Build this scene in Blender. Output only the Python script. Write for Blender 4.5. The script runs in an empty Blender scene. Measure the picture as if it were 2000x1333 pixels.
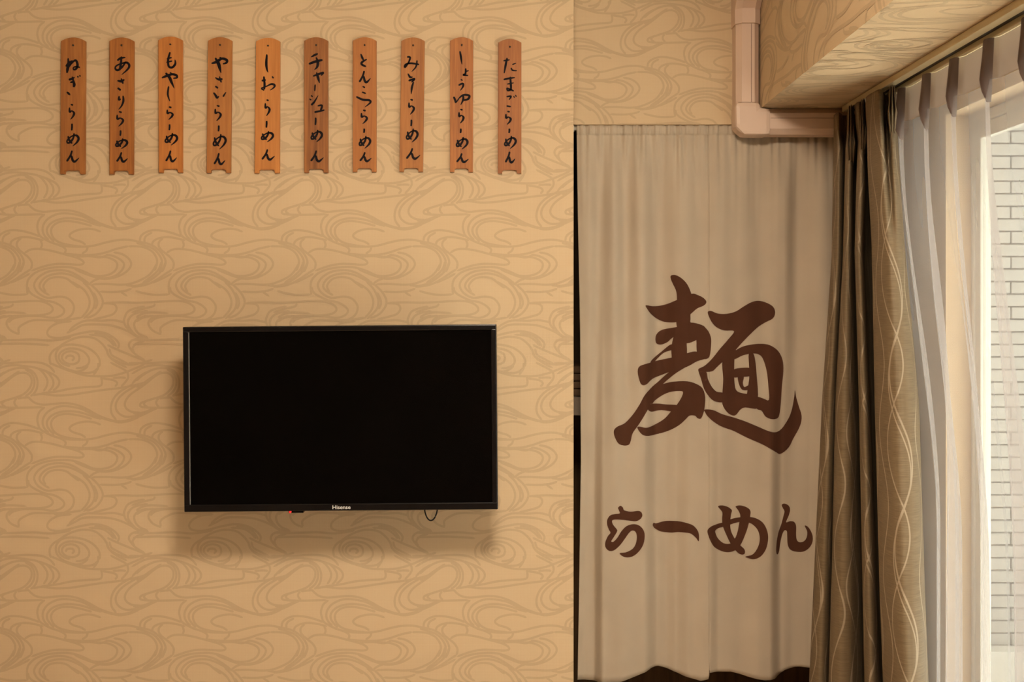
import bpy, bmesh, math, random
from mathutils import Vector, Matrix
from mathutils.geometry import tessellate_polygon

random.seed(7)
# ------------------------------------------------------------------ camera, world, light, exposure
D = 2.7            # camera to main wall (m)
F = 2160.0         # focal length in pixels of the 2000 px wide frame
CX, CY = 1017.0, 594.0   # principal point in the frame
CZ = 1.55          # eye height
scene = bpy.context.scene
col = scene.collection

cam_data = bpy.data.cameras.new('camera')
cam_data.sensor_width = 36.0
cam_data.lens = F / 2000.0 * 36.0
cam_data.shift_x = (1000.0 - CX) / 2000.0
cam_data.shift_y = (CY - 666.5) / 2000.0
cam_data.clip_start = 0.02
cam = bpy.data.objects.new('camera', cam_data)
cam.location = (0, -D, CZ)
cam.rotation_euler = (math.pi / 2, 0, 0)
col.objects.link(cam)
scene.camera = cam

world = bpy.data.worlds.new('overcast_sky')
scene.world = world
world.use_nodes = True
bg = world.node_tree.nodes['Background']
bg.inputs[0].default_value = (1.0, 0.97, 0.91, 1)
bg.inputs[1].default_value = 1.9

sun_data = bpy.data.lights.new('sun', 'SUN')
sun_data.energy = 42.0
sun_data.angle = 0.02
sun_data.color = (1.0, 0.96, 0.90)
sun = bpy.data.objects.new('sun', sun_data)
_el, _az = math.radians(74), math.radians(12)      # high sun on the balcony side
_to = Vector((math.cos(_el) * math.cos(_az), math.cos(_el) * math.sin(_az), math.sin(_el)))
sun.rotation_euler = _to.to_track_quat('Z', 'Y').to_euler()
sun.location = (6, -3, 9)
col.objects.link(sun)

LAMP_AT = (0.06, -2.02)
LAMP_GLOW = 114.0            # the dome lamp's own brightness
LAMP_RGB = (1.0, 0.86, 0.68)

scene.cycles.max_bounces = 8
scene.cycles.caustics_reflective = False
scene.cycles.caustics_refractive = False
scene.view_settings.view_transform = 'Standard'
scene.view_settings.look = 'None'
scene.view_settings.gamma = 1.0
scene.view_settings.use_curve_mapping = False
scene.view_settings.exposure = 0.17

# ------------------------------------------------------------------ helpers
def P(px, py, Y):
    """photo pixel at depth plane Y -> world point"""
    s = (Y + D) / F
    return Vector(((px - CX) * s, Y, CZ + (CY - py) * s))

def link(o, parent=None):
    col.objects.link(o)
    if parent is not None:
        o.parent = parent
    return o

def tag(o, label=None, cat=None, group=None, kind=None):
    if label: o['label'] = label
    if cat: o['category'] = cat
    if group: o['group'] = group
    if kind: o['kind'] = kind
    return o

def empty(name, loc=(0, 0, 0), label=None, cat=None, group=None):
    o = bpy.data.objects.new(name, None)
    o.location = loc
    o.empty_display_size = 0.05
    link(o)
    return tag(o, label, cat, group)

def mesh_obj(name, verts, faces, mat, parent=None, smooth=False, uvs=None):
    me = bpy.data.meshes.new(name)
    me.from_pydata([tuple(v) for v in verts], [], faces)
    me.update()
    if smooth:
        me.polygons.foreach_set('use_smooth', [True] * len(me.polygons))
    if uvs is not None:
        ul = me.uv_layers.new(name='UVMap')
        for lp in me.loops:
            ul.data[lp.index].uv = uvs[lp.vertex_index]
    if mat: me.materials.append(mat)
    return link(bpy.data.objects.new(name, me), parent)

def bm_obj(name, bm, mat, parent=None, smooth=False):
    me = bpy.data.meshes.new(name)
    bmesh.ops.recalc_face_normals(bm, faces=bm.faces)
    bm.to_mesh(me); bm.free()
    if smooth:
        me.polygons.foreach_set('use_smooth', [True] * len(me.polygons))
    if mat: me.materials.append(mat)
    return link(bpy.data.objects.new(name, me), parent)

def add_box(bm, lo, hi, bev=0.0, seg=2):
    r = bmesh.ops.create_cube(bm, size=1.0)
    vs = r['verts']
    for v in vs:
        v.co = Vector(((v.co.x + .5) * (hi[0] - lo[0]) + lo[0],
                       (v.co.y + .5) * (hi[1] - lo[1]) + lo[1],
                       (v.co.z + .5) * (hi[2] - lo[2]) + lo[2]))
    if bev > 0:
        es = list({e for v in vs for e in v.link_edges})
        bmesh.ops.bevel(bm, geom=es, offset=bev, segments=seg, affect='EDGES', profile=0.6)
    return vs

def box(name, lo, hi, mat, parent=None, bev=0.0, seg=2):
    bm = bmesh.new(); add_box(bm, lo, hi, bev, seg)
    return bm_obj(name, bm, mat, parent)

def prism(name, pts2, a0, a1, place, mat, parent=None, bev=0.0, smooth=False):
    """polygon pts2 extruded from a0 to a1; place(u, v, a) -> world"""
    n = len(pts2)
    bm = bmesh.new()
    A = [bm.verts.new(place(u, v, a0)) for u, v in pts2]
    B = [bm.verts.new(place(u, v, a1)) for u, v in pts2]
    bm.faces.new(A); bm.faces.new(list(reversed(B)))
    for i in range(n):
        bm.faces.new((A[i], B[i], B[(i + 1) % n], A[(i + 1) % n]))
    if bev > 0:
        bmesh.ops.recalc_face_normals(bm, faces=bm.faces)
        es = [e for e in bm.edges if e.calc_face_angle(0) > 0.5]
        bmesh.ops.bevel(bm, geom=es, offset=bev, segments=2, affect='EDGES', profile=0.6)
    return bm_obj(name, bm, mat, parent, smooth)

def tube(name, pts, r, mat, parent=None, seg=10, cap=True):
    verts, faces = [], []
    n = len(pts)
    for i, p in enumerate(pts):
        p = Vector(p)
        t = (Vector(pts[min(i + 1, n - 1)]) - Vector(pts[max(i - 1, 0)])).normalized()
        up = Vector((0, 0, 1)) if abs(t.z) < .9 else Vector((0, 1, 0))
        a = t.cross(up).normalized(); b = t.cross(a)
        for k in range(seg):
            th = 2 * math.pi * k / seg
            verts.append(p + r * (math.cos(th) * a + math.sin(th) * b))
    for i in range(n - 1):
        for k in range(seg):
            k2 = (k + 1) % seg
            faces.append((i * seg + k, i * seg + k2, (i + 1) * seg + k2, (i + 1) * seg + k))
    if cap:
        faces.append(tuple(reversed(range(seg))))
        faces.append(tuple((n - 1) * seg + k for k in range(seg)))
    return mesh_obj(name, verts, faces, mat, parent, smooth=True)

def catmull(pts, sub=4, closed=False):
    """pts: tuples of equal length; returns smoothed list"""
    n = len(pts); out = []
    if n < 3 and not closed:
        a, b = pts[0], pts[-1]
        return [tuple(a[k] + (b[k] - a[k]) * i / sub for k in range(len(a))) for i in range(sub + 1)]
    rng = range(n) if closed else range(n - 1)
    for i in rng:
        if closed:
            p0, p1, p2, p3 = pts[(i - 1) % n], pts[i], pts[(i + 1) % n], pts[(i + 2) % n]
        else:
            p0, p1, p2, p3 = pts[max(i - 1, 0)], pts[i], pts[i + 1], pts[min(i + 2, n - 1)]
        for s in range(sub):
            t = s / sub
            out.append(tuple(0.5 * (2 * p1[k] + (p2[k] - p0[k]) * t + (2 * p0[k] - 5 * p1[k] + 4 * p2[k] - p3[k]) * t * t
                                    + (3 * p1[k] - p0[k] - 3 * p2[k] + p3[k]) * t ** 3) for k in range(len(p1))))
    if not closed:
        out.append(tuple(pts[-1]))
    return out

def ribbon(pts, sub=4, taper=0.35):
    """pts (x, y, w) -> verts2d, quads : a brush stroke / print line of varying width"""
    c = catmull(pts, sub)
    n = len(c); vs = []; fs = []
    for i, (x, y, w) in enumerate(c):
        a = c[max(i - 1, 0)]; b = c[min(i + 1, n - 1)]
        tx, ty = b[0] - a[0], b[1] - a[1]
        L = math.hypot(tx, ty) or 1.0
        nx, ny = -ty / L, tx / L
        k = taper if i in (0, n - 1) else 1.0
        h = max(w, .5) * .5 * k
        vs += [(x + nx * h, y + ny * h), (x - nx * h, y - ny * h)]
    for i in range(n - 1):
        fs.append((2 * i, 2 * i + 1, 2 * i + 3, 2 * i + 2))
    return vs, fs

def parse(s, wdef=None):
    """'x,y,w x,y,w; x,y,w ...' -> list of strokes"""
    out = []
    for st in s.split(';'):
        st = st.strip()
        if not st: continue
        pts = []
        for t in st.split():
            v = [float(q) for q in t.split(',')]
            if len(v) == 2: v.append(wdef)
            pts.append(tuple(v))
        out.append(pts)
    return out

# ------------------------------------------------------------------ materials
def new_mat(name):
    m = bpy.data.materials.new(name)
    m.use_nodes = True
    nt = m.node_tree
    return m, nt, nt.nodes['Principled BSDF']

def N(nt, typ, **kw):
    n = nt.nodes.new(typ)
    for k, v in kw.items():
        setattr(n, k, v)
    return n

def simple(name, rgb, rough=0.6, spec=0.3, metal=0.0, noise=0.0, scale=60.0, bump=0.0, stretch=(1, 1, 1), sat2=None):
    m, nt, b = new_mat(name)
    b.inputs['Roughness'].default_value = rough
    b.inputs['Specular IOR Level'].default_value = spec
    b.inputs['Metallic'].default_value = metal
    b.inputs['Base Color'].default_value = (*rgb, 1)
    if noise > 0 or bump > 0:
        tc = N(nt, 'ShaderNodeTexCoord')
        mp = N(nt, 'ShaderNodeMapping'); mp.inputs['Scale'].default_value = stretch
        nz = N(nt, 'ShaderNodeTexNoise'); nz.inputs['Scale'].default_value = scale; nz.inputs['Detail'].default_value = 5
        nt.links.new(tc.outputs['Object'], mp.inputs['Vector'])
        nt.links.new(mp.outputs['Vector'], nz.inputs['Vector'])
        if noise > 0:
            rp = N(nt, 'ShaderNodeValToRGB')
            c2 = sat2 or tuple(min(1, c * (1 + noise)) for c in rgb)
            rp.color_ramp.elements[0].color = (*[c * (1 - noise) for c in rgb], 1)
            rp.color_ramp.elements[0].position = .3
            rp.color_ramp.elements[1].color = (*c2, 1)
            rp.color_ramp.elements[1].position = .7
            nt.links.new(nz.outputs['Fac'], rp.inputs['Fac'])
            nt.links.new(rp.outputs['Color'], b.inputs['Base Color'])
        if bump > 0:
            bp = N(nt, 'ShaderNodeBump'); bp.inputs['Strength'].default_value = bump
            bp.inputs['Distance'].default_value = 0.002
            nt.links.new(nz.outputs['Fac'], bp.inputs['Height'])
            nt.links.new(bp.outputs['Normal'], b.inputs['Normal'])
    return m

def woven(name, rgb, rough=0.85, freq=700.0, amount=0.06, bump=0.25, blotch=0.05, spec=0.2, dist=0.0004):
    """fine woven cloth or paper: two crossed wave textures plus soft blotches"""
    m, nt, b = new_mat(name)
    b.inputs['Roughness'].default_value = rough
    b.inputs['Specular IOR Level'].default_value = spec
    tc = N(nt, 'ShaderNodeTexCoord')
    h = None
    for ax in ('X', 'Z'):
        w = N(nt, 'ShaderNodeTexWave', bands_direction=ax)
        w.inputs['Scale'].default_value = freq / 6.28
        w.inputs['Distortion'].default_value = 1.5
        w.inputs['Detail'].default_value = 1
        nt.links.new(tc.outputs['Object'], w.inputs['Vector'])
        if h is None: h = w
        else:
            ad = N(nt, 'ShaderNodeMath', operation='ADD')
            nt.links.new(h.outputs['Fac'], ad.inputs[0]); nt.links.new(w.outputs['Fac'], ad.inputs[1])
            h = ad
    nz = N(nt, 'ShaderNodeTexNoise'); nz.inputs['Scale'].default_value = 9; nz.inputs['Detail'].default_value = 6
    nt.links.new(tc.outputs['Object'], nz.inputs['Vector'])
    mr = N(nt, 'ShaderNodeMapRange'); mr.inputs['From Min'].default_value = 0; mr.inputs['From Max'].default_value = 2
    mr.inputs['To Min'].default_value = 1 - amount; mr.inputs['To Max'].default_value = 1 + amount
    nt.links.new(h.outputs[0], mr.inputs['Value'])
    mr2 = N(nt, 'ShaderNodeMapRange'); mr2.inputs['From Min'].default_value = .3; mr2.inputs['From Max'].default_value = .7
    mr2.inputs['To Min'].default_value = 1 - blotch; mr2.inputs['To Max'].default_value = 1 + blotch
    nt.links.new(nz.outputs['Fac'], mr2.inputs['Value'])
    mu = N(nt, 'ShaderNodeMath', operation='MULTIPLY')
    nt.links.new(mr.outputs[0], mu.inputs[0]); nt.links.new(mr2.outputs[0], mu.inputs[1])
    vm = N(nt, 'ShaderNodeVectorMath', operation='SCALE')
    vm.inputs[0].default_value = rgb
    nt.links.new(mu.outputs[0], vm.inputs['Scale'])
    nt.links.new(vm.outputs['Vector'], b.inputs['Base Color'])
    bp = N(nt, 'ShaderNodeBump'); bp.inputs['Strength'].default_value = bump; bp.inputs['Distance'].default_value = dist
    nt.links.new(h.outputs[0], bp.inputs['Height'])
    nt.links.new(bp.outputs['Normal'], b.inputs['Normal'])
    return m

WALL_RGB = (0.570, 0.425, 0.268)
M = {}
M['paper'] = woven('tan_wallpaper', WALL_RGB, rough=.8, freq=900, amount=.03, bump=.2, blotch=.02)
M['print'] = woven('wallpaper_print_ink', tuple(c * .85 for c in WALL_RGB), rough=.7, freq=900, amount=.03, bump=.2, blotch=.02)
M['duct'] = simple('beige_plastic', (0.62, 0.46, 0.36), rough=.45, spec=.4, noise=.02, scale=8)
M['duct_groove'] = simple('plastic_groove', (0.30, 0.20, 0.15), rough=.6)
M['noren'] = woven('natural_linen', (0.455, 0.375, 0.285), rough=.9, freq=1500, amount=.08, bump=.35, blotch=.04)
M['noren_ink'] = woven('brown_fabric_print', (0.070, 0.025, 0.012), rough=.85, freq=1500, amount=.12, bump=.3, blotch=.08)
M['ink'] = simple('black_brush_ink', (0.006, 0.004, 0.006), rough=.7, spec=.15)
M['tv_black'] = simple('gloss_black_plastic', (0.006, 0.005, 0.005), rough=.22, spec=.3, noise=.1, scale=40)
M['tv_screen'] = simple('dark_screen_glass', (0.0020, 0.0016, 0.0013), rough=.14, spec=.07, noise=.1, scale=3)
M['tv_edge'] = simple('bezel_inner_lip', (0.02, 0.018, 0.016), rough=.3, spec=.6)
M['tv_glint'] = simple('painted_bezel_glint', (0.20, 0.19, 0.175), rough=.35, spec=.5)  # glint on the left bezel edge, painted as a pale colour
M['silver'] = simple('silver_print', (0.62, 0.60, 0.58), rough=.4, spec=.5)
M['cable'] = simple('black_rubber', (0.012, 0.010, 0.009), rough=.5)
M['dark_metal'] = simple('dark_steel', (0.03, 0.03, 0.03), rough=.4, metal=.8)
M['nail'] = simple('nail_steel', (0.05, 0.04, 0.035), rough=.4, metal=.7)
M['rod'] = simple('tension_rod_enamel', (0.55, 0.50, 0.43), rough=.35, spec=.5)
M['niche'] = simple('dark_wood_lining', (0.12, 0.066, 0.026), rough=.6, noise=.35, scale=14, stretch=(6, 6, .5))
M['shelf'] = simple('greyed_shelf_board', (0.36, 0.28, 0.21), rough=.6, noise=.08, scale=20)
M['brown_paper'] = simple('brown_folded_paper', (0.19, 0.11, 0.06), rough=.8, noise=.15, scale=40)
M['rail'] = simple('cream_rail_enamel', (0.60, 0.50, 0.30), rough=.35, spec=.5, noise=.02, scale=10)
M['rail_dark'] = simple('rail_slot', (0.035, 0.027, 0.018), rough=.6)
M['alu'] = simple('cream_window_frame', (0.70, 0.69, 0.62), rough=.35, spec=.5, noise=.02, scale=12)
M['brick'] = simple('cream_tile', (0.40, 0.398, 0.375), rough=.7, noise=.05, scale=18, bump=.3)
M['mortar'] = simple('grey_mortar', (0.235, 0.232, 0.218), rough=.9, noise=.08, scale=30)
M['concrete'] = simple('pale_concrete', (0.72, 0.71, 0.66), rough=.9, noise=.06, scale=12)
M['floor'] = simple('brown_floor_boards', (0.46, 0.34, 0.23), rough=.5, noise=.15, scale=6, stretch=(1, 8, 1))
M['ceiling'] = simple('ceiling_paper', (0.74, 0.66, 0.54), rough=.9, noise=.03, scale=30)
M['rear'] = simple('rear_wall_paint', (0.16, 0.10, 0.06), rough=.9, noise=.05, scale=10)
M['lamp_body'] = simple('lamp_enamel', (0.7, 0.68, 0.62), rough=.4)

def emission(name, rgb, strength):
    m, nt, b = new_mat(name)
    b.inputs['Base Color'].default_value = (*rgb, 1)
    b.inputs['Emission Color'].default_value = (*rgb, 1)
    b.inputs['Emission Strength'].default_value = strength
    return m
M['led'] = emission('red_indicator', (0.9, 0.02, 0.02), 0.8)
M['lamp_glow'] = emission('lamp_diffuser', LAMP_RGB, LAMP_GLOW)

def wood(name, rgb, dark):
    m, nt, b = new_mat(name)
    b.inputs['Roughness'].default_value = .55
    b.inputs['Specular IOR Level'].default_value = .3
    tc = N(nt, 'ShaderNodeTexCoord')
    mp = N(nt, 'ShaderNodeMapping'); mp.inputs['Scale'].default_value = (1, 1, .045)
    oi = N(nt, 'ShaderNodeObjectInfo')
    ad = N(nt, 'ShaderNodeVectorMath', operation='ADD')
    nt.links.new(tc.outputs['Object'], ad.inputs[0])
    sc = N(nt, 'ShaderNodeVectorMath', operation='SCALE'); sc.inputs[0].default_value = (3, 5, 7)
    nt.links.new(oi.outputs['Random'], sc.inputs['Scale'])
    nt.links.new(sc.outputs['Vector'], ad.inputs[1])
    nt.links.new(ad.outputs['Vector'], mp.inputs['Vector'])
    nz = N(nt, 'ShaderNodeTexNoise'); nz.inputs['Scale'].default_value = 210; nz.inputs['Detail'].default_value = 4
    nt.links.new(mp.outputs['Vector'], nz.inputs['Vector'])
    nz2 = N(nt, 'ShaderNodeTexNoise'); nz2.inputs['Scale'].default_value = 45; nz2.inputs['Detail'].default_value = 2
    nt.links.new(mp.outputs['Vector'], nz2.inputs['Vector'])
    mx = N(nt, 'ShaderNodeMath', operation='MULTIPLY_ADD'); mx.inputs[1].default_value = .55
    nt.links.new(nz.outputs['Fac'], mx.inputs[0])
    m2 = N(nt, 'ShaderNodeMath', operation='MULTIPLY'); m2.inputs[1].default_value = .45
    nt.links.new(nz2.outputs['Fac'], m2.inputs[0]); nt.links.new(m2.outputs[0], mx.inputs[2])
    rp = N(nt, 'ShaderNodeValToRGB')
    rp.color_ramp.elements[0].position = .32; rp.color_ramp.elements[0].color = (*dark, 1)
    rp.color_ramp.elements[1].position = .66; rp.color_ramp.elements[1].color = (*rgb, 1)
    nt.links.new(mx.outputs[0], rp.inputs['Fac'])
    nt.links.new(rp.outputs['Color'], b.inputs['Base Color'])
    bp = N(nt, 'ShaderNodeBump'); bp.inputs['Strength'].default_value = .2; bp.inputs['Distance'].default_value = .001
    nt.links.new(nz.outputs['Fac'], bp.inputs['Height']); nt.links.new(bp.outputs['Normal'], b.inputs['Normal'])
    return m

def sheer_mat(name, rgb, opac, transl=.5):
    m = bpy.data.materials.new(name); m.use_nodes = True
    nt = m.node_tree; nt.nodes.clear()
    out = N(nt, 'ShaderNodeOutputMaterial')
    tr = N(nt, 'ShaderNodeBsdfTransparent'); tr.inputs[0].default_value = (1, 1, 1, 1)
    df = N(nt, 'ShaderNodeBsdfDiffuse'); df.inputs[0].default_value = (*rgb, 1)
    tl = N(nt, 'ShaderNodeBsdfTranslucent'); tl.inputs[0].default_value = (*rgb, 1)
    m1 = N(nt, 'ShaderNodeMixShader'); m1.inputs[0].default_value = transl
    nt.links.new(df.outputs[0], m1.inputs[1]); nt.links.new(tl.outputs[0], m1.inputs[2])
    # the weave closes up where the cloth turns edge-on (a property of any thin voile)
    lw = N(nt, 'ShaderNodeLayerWeight'); lw.inputs['Blend'].default_value = .35
    mr = N(nt, 'ShaderNodeMapRange'); mr.inputs['To Min'].default_value = opac; mr.inputs['To Max'].default_value = min(1, opac + .12)
    nt.links.new(lw.outputs['Facing'], mr.inputs['Value'])
    m2 = N(nt, 'ShaderNodeMixShader')
    nt.links.new(mr.outputs[0], m2.inputs[0])
    nt.links.new(tr.outputs[0], m2.inputs[1]); nt.links.new(m1.outputs[0], m2.inputs[2])
    nt.links.new(m2.outputs[0], out.inputs[0])
    return m
M['sheer'] = sheer_mat('white_voile', (0.50, 0.462, 0.455), .36, .5)
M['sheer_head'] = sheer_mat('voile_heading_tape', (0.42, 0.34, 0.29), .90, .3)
M['sheer_pleat_shaded'] = sheer_mat('voile_pleat_shaded', (0.20, 0.15, 0.135), .95, .2)  # shadow and overlapping layers of the pleats put into a darker colour

def glass_mat():
    m = bpy.data.materials.new('window_glass'); m.use_nodes = True
    nt = m.node_tree; nt.nodes.clear()
    out = N(nt, 'ShaderNodeOutputMaterial')
    tr = N(nt, 'ShaderNodeBsdfTransparent'); tr.inputs[0].default_value = (.88, .90, .88, 1)
    gl = N(nt, 'ShaderNodeBsdfGlossy'); gl.inputs['Roughness'].default_value = .03
    mx = N(nt, 'ShaderNodeMixShader'); mx.inputs[0].default_value = .05
    nt.links.new(tr.outputs[0], mx.inputs[1]); nt.links.new(gl.outputs[0], mx.inputs[2])
    nt.links.new(mx.outputs[0], out.inputs[0])
    return m
M['glass'] = glass_mat()

def drape_mat():
    """satin drape with pale embroidered wave lines running down it (UV: u along the cloth, v height, metres)"""
    m, nt, b = new_mat('taupe_satin_with_wave_embroidery')
    b.inputs['Roughness'].default_value = .5
    b.inputs['Specular IOR Level'].default_value = .22
    uv = N(nt, 'ShaderNodeUVMap'); uv.uv_map = 'UVMap'
    sp = N(nt, 'ShaderNodeSeparateXYZ'); nt.links.new(uv.outputs[0], sp.inputs[0])
    def math_(op, a, c=None, d=None):
        n = N(nt, 'ShaderNodeMath', operation=op)
        for i, v in enumerate((a, c, d)):
            if v is None: continue
            if isinstance(v, (int, float)): n.inputs[i].default_value = v
            else: nt.links.new(v, n.inputs[i])
        return n.outputs[0]
    U, V = sp.outputs[0], sp.outputs[1]
    total = None
    for (A, T, ph, S, off, w) in ((.024, .37, 0.0, .115, .10, .0016), (.026, .37, 2.5, .115, .22, .0011), (.017, .31, 4.1, .115, .62, .0012), (.024, .37, 0.25, .115, .14, .0010)):
        s = math_('SINE', math_('MULTIPLY_ADD', V, 2 * math.pi / T, ph))
        t = math_('DIVIDE', math_('SUBTRACT', U, math_('MULTIPLY', s, A)), S)
        f = math_('FRACT', math_('ADD', t, off))
        d = math_('MULTIPLY', math_('ABSOLUTE', math_('SUBTRACT', f, .5)), S)
        mr = N(nt, 'ShaderNodeMapRange'); mr.interpolation_type = 'SMOOTHSTEP'
        mr.inputs['From Min'].default_value = w; mr.inputs['From Max'].default_value = w + .0012
        mr.inputs['To Min'].default_value = 1; mr.inputs['To Max'].default_value = 0
        nt.links.new(d, mr.inputs['Value'])
        total = mr.outputs[0] if total is None else math_('MAXIMUM', total, mr.outputs[0])
    # slub weave
    mp = N(nt, 'ShaderNodeMapping'); mp.inputs['Scale'].default_value = (25, 700, 1)
    nt.links.new(uv.outputs[0], mp.inputs['Vector'])
    nz = N(nt, 'ShaderNodeTexNoise'); nz.inputs['Scale'].default_value = 1; nz.inputs['Detail'].default_value = 3
    nt.links.new(mp.outputs['Vector'], nz.inputs['Vector'])
    rp = N(nt, 'ShaderNodeValToRGB')
    rp.color_ramp.elements[0].position = .3; rp.color_ramp.elements[0].color = (0.142, 0.098, 0.055, 1)
    rp.color_ramp.elements[1].position = .7; rp.color_ramp.elements[1].color = (0.215, 0.155, 0.090, 1)
    nt.links.new(nz.outputs['Fac'], rp.inputs['Fac'])
    mx = N(nt, 'ShaderNodeMix', data_type='RGBA')
    nt.links.new(math_('MULTIPLY', total, .50), mx.inputs['Factor'])
    nt.links.new(rp.outputs['Color'], mx.inputs['A'])
    mx.inputs['B'].default_value = (0.50, 0.40, 0.29, 1)
    nt.links.new(mx.outputs['Result'], b.inputs['Base Color'])
    bp = N(nt, 'ShaderNodeBump'); bp.inputs['Strength'].default_value = .25; bp.inputs['Distance'].default_value = .0006
    nt.links.new(math_('ADD', nz.outputs['Fac'], total), bp.inputs['Height'])
    nt.links.new(bp.outputs['Normal'], b.inputs['Normal'])
    return m
M['drape'] = drape_mat()

# ------------------------------------------------------------------ wallpaper print: one repeat, traced as curves
TW, TH = 277.0, 377.0      # one repeat in wall-pixels (800 px per metre)
WINA = """
0,250 80,180 200,110 330,80 440,95 520,150 560,240 555,340 520,410 470,450;
-60,160 100,72 250,45 420,60 560,85 640,150 690,240 680,320 640,385;
560,85 680,130 750,210 770,280 750,340 700,395;
640,110 700,135 790,180 840,240 840,300 800,350 760,375;
-30,395 120,290 230,200 320,150 420,150 480,210 480,300 430,380 350,440 200,490 80,530 50,560 80,590 250,600 450,597 640,592;
400,100 480,150 520,230 515,320 470,400 400,450;
0,335 80,290 200,205 330,120;
150,500 110,530 105,560 150,592; 290,475 262,520 270,560 300,592;
300,480 360,470 430,465 450,460;
440,455 480,500 540,540 640,560 760,550 900,540 1020,550 1150,590 1280,660 1400,720 1560,770 1700,770 1850,725 1960,680 2060,630 2120,605;
-40,680 100,660 180,630 260,600;
1100,570 1230,630 1360,705 1500,755 1620,790 1760,770 1890,715;
660,590 590,650 560,740 570,810 595,875 680,930 800,980 950,1010 1150,1015 1300,1000 1450,960 1600,930 1750,925 1880,950 2000,975 2100,1025 2190,1115 2230,1210 2210,1290 2180,1345;
1330,715 1220,655 1120,610 950,580 820,590 700,650 640,730 630,810 660,880 710,925;
1400,745 1300,720 1150,668 1000,645 860,655 750,700 690,770 690,840 730,900 780,950;
1270,745 1200,725 1100,700 960,680 840,695 760,750 740,820 770,900 850,960 1000,997 1150,1012;
1180,625 1300,690 1420,740 1560,780;
1390,822 1300,790 1200,780 1080,800 1000,840 980,880 1030,920 1130,950 1190,990;
1215,1010 1200,1065 1140,1105; 820,985 900,1020 930,1060 910,1105;
590,880 480,840 350,808 220,800 120,830 60,880 48,945;
210,830 135,870 108,920 112,955;
640,935 500,900 380,890 280,910 220,950 208,1005;
600,925 620,990 600,1045; 350,905 300,950 295,1010 335,1065;
0,965 100,992 220,1040 300,1120 335,1200 325,1280 290,1340;
-100,1010 0,1010 100,1022 200,1070 260,1150 272,1230 240,1330;
300,1040 380,1100 450,1160 490,1230 478,1310;
395,1095 480,1050 600,1045 750,1070 900,1110 1050,1150 1140,1190 1162,1232 1100,1250 950,1240 800,1240 650,1270 480,1330;
900,1105 1100,1122 1300,1120 1450,1090 1600,1040 1750,1008;
1060,1145 1250,1138 1380,1155 1480,1120;
720,15 900,90 1050,140 1200,180 1400,190 1550,180 1700,140 1850,80 1960,30;
940,110 1050,130 1150,110 1225,55; 1350,15 1352,80 1290,175;
1510,10 1650,80 1725,130 1742,200 1710,260 1650,325;
1390,195 1402,270 1370,318 1200,330 1000,350 800,390 600,412;
1395,215 1550,240 1600,280 1570,325; 1540,212 1650,205 1715,212;
2000,260 1850,300 1650,340 1400,370 1200,400 1000,430 800,440 620,420 500,440;
1990,130 1880,200 1790,290;
1810,290 1650,380 1560,470 1520,580 1530,680 1590,760;
1860,305 1700,400 1610,490 1580,580 1610,660 1700,715 1820,710 1950,665;
1990,275 1850,370 1750,450 1700,540 1720,610 1800,655 1920,665
"""
WINB = """
435,640 425,560 430,480 460,420 540,350 680,300 850,280 1000,285 1150,330 1270,385 1400,425 1550,405 1650,335 1690,250 1650,190 1560,140 1450,115;
1150,352 1280,402 1420,433 1580,412 1720,340 1782,250 1750,170 1660,110 1550,88;
1040,305 1200,372 1350,397 1480,382 1570,330 1602,250 1560,190 1450,150 1300,145;
1240,500 1100,400 980,340 850,320 700,340 580,410 520,500 540,580 600,640 700,682 850,665 960,690 1030,770 1032,850 990,920 900,970 780,995;
442,540 450,590 500,640 600,692 680,720 780,740 870,790 912,850 870,910 760,942 600,920 400,920 250,950 185,1005;
1260,520 1080,420 950,370 820,365 690,400 610,470 590,540 640,600 720,648;
1105,555 1020,490 940,430 830,410 720,430 655,490 640,545 672,605;
1000,470 1100,525 1180,590 1230,680 1240,760 1210,850 1130,945;
1150,470 1240,560 1300,680 1305,770 1270,850 1160,955;
1255,505 1360,610 1412,720 1390,810 1310,900 1200,945;
1290,610 1330,690 1340,760 1310,830;
1240,500 1300,455 1380,425; 1270,505 1450,500 1650,510 1800,490 1970,415 2055,340 2118,230;
2230,210 2190,310 2100,400 1980,480 1840,525 1700,512; 2180,200 2140,310 2050,400 1930,485;
480,305 380,370 260,450 130,510 -60,540; 465,362 350,425 200,490;
-10,590 100,620 250,642 435,635; 1370,600 1550,606 1700,590 1790,560; 1640,598 1735,662; 1960,500 1790,545;
-425,750 -200,740 0,745 200,738 400,725 600,725 720,770 762,830 720,880 600,907 400,912 220,920;
1410,752 1550,760 1594,820 1550,890 1450,925 1280,965;
-60,870 100,820 220,792 245,755; 0,940 80,890 200,870 420,882; 0,992 100,935 250,915;
1680,1010 1700,930 1740,860 1830,820 1960,792; 1735,1010 1770,930 1850,880 2000,850;
1690,950 1700,1030 1745,1090 1800,1150 1880,1200;
"""
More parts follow.
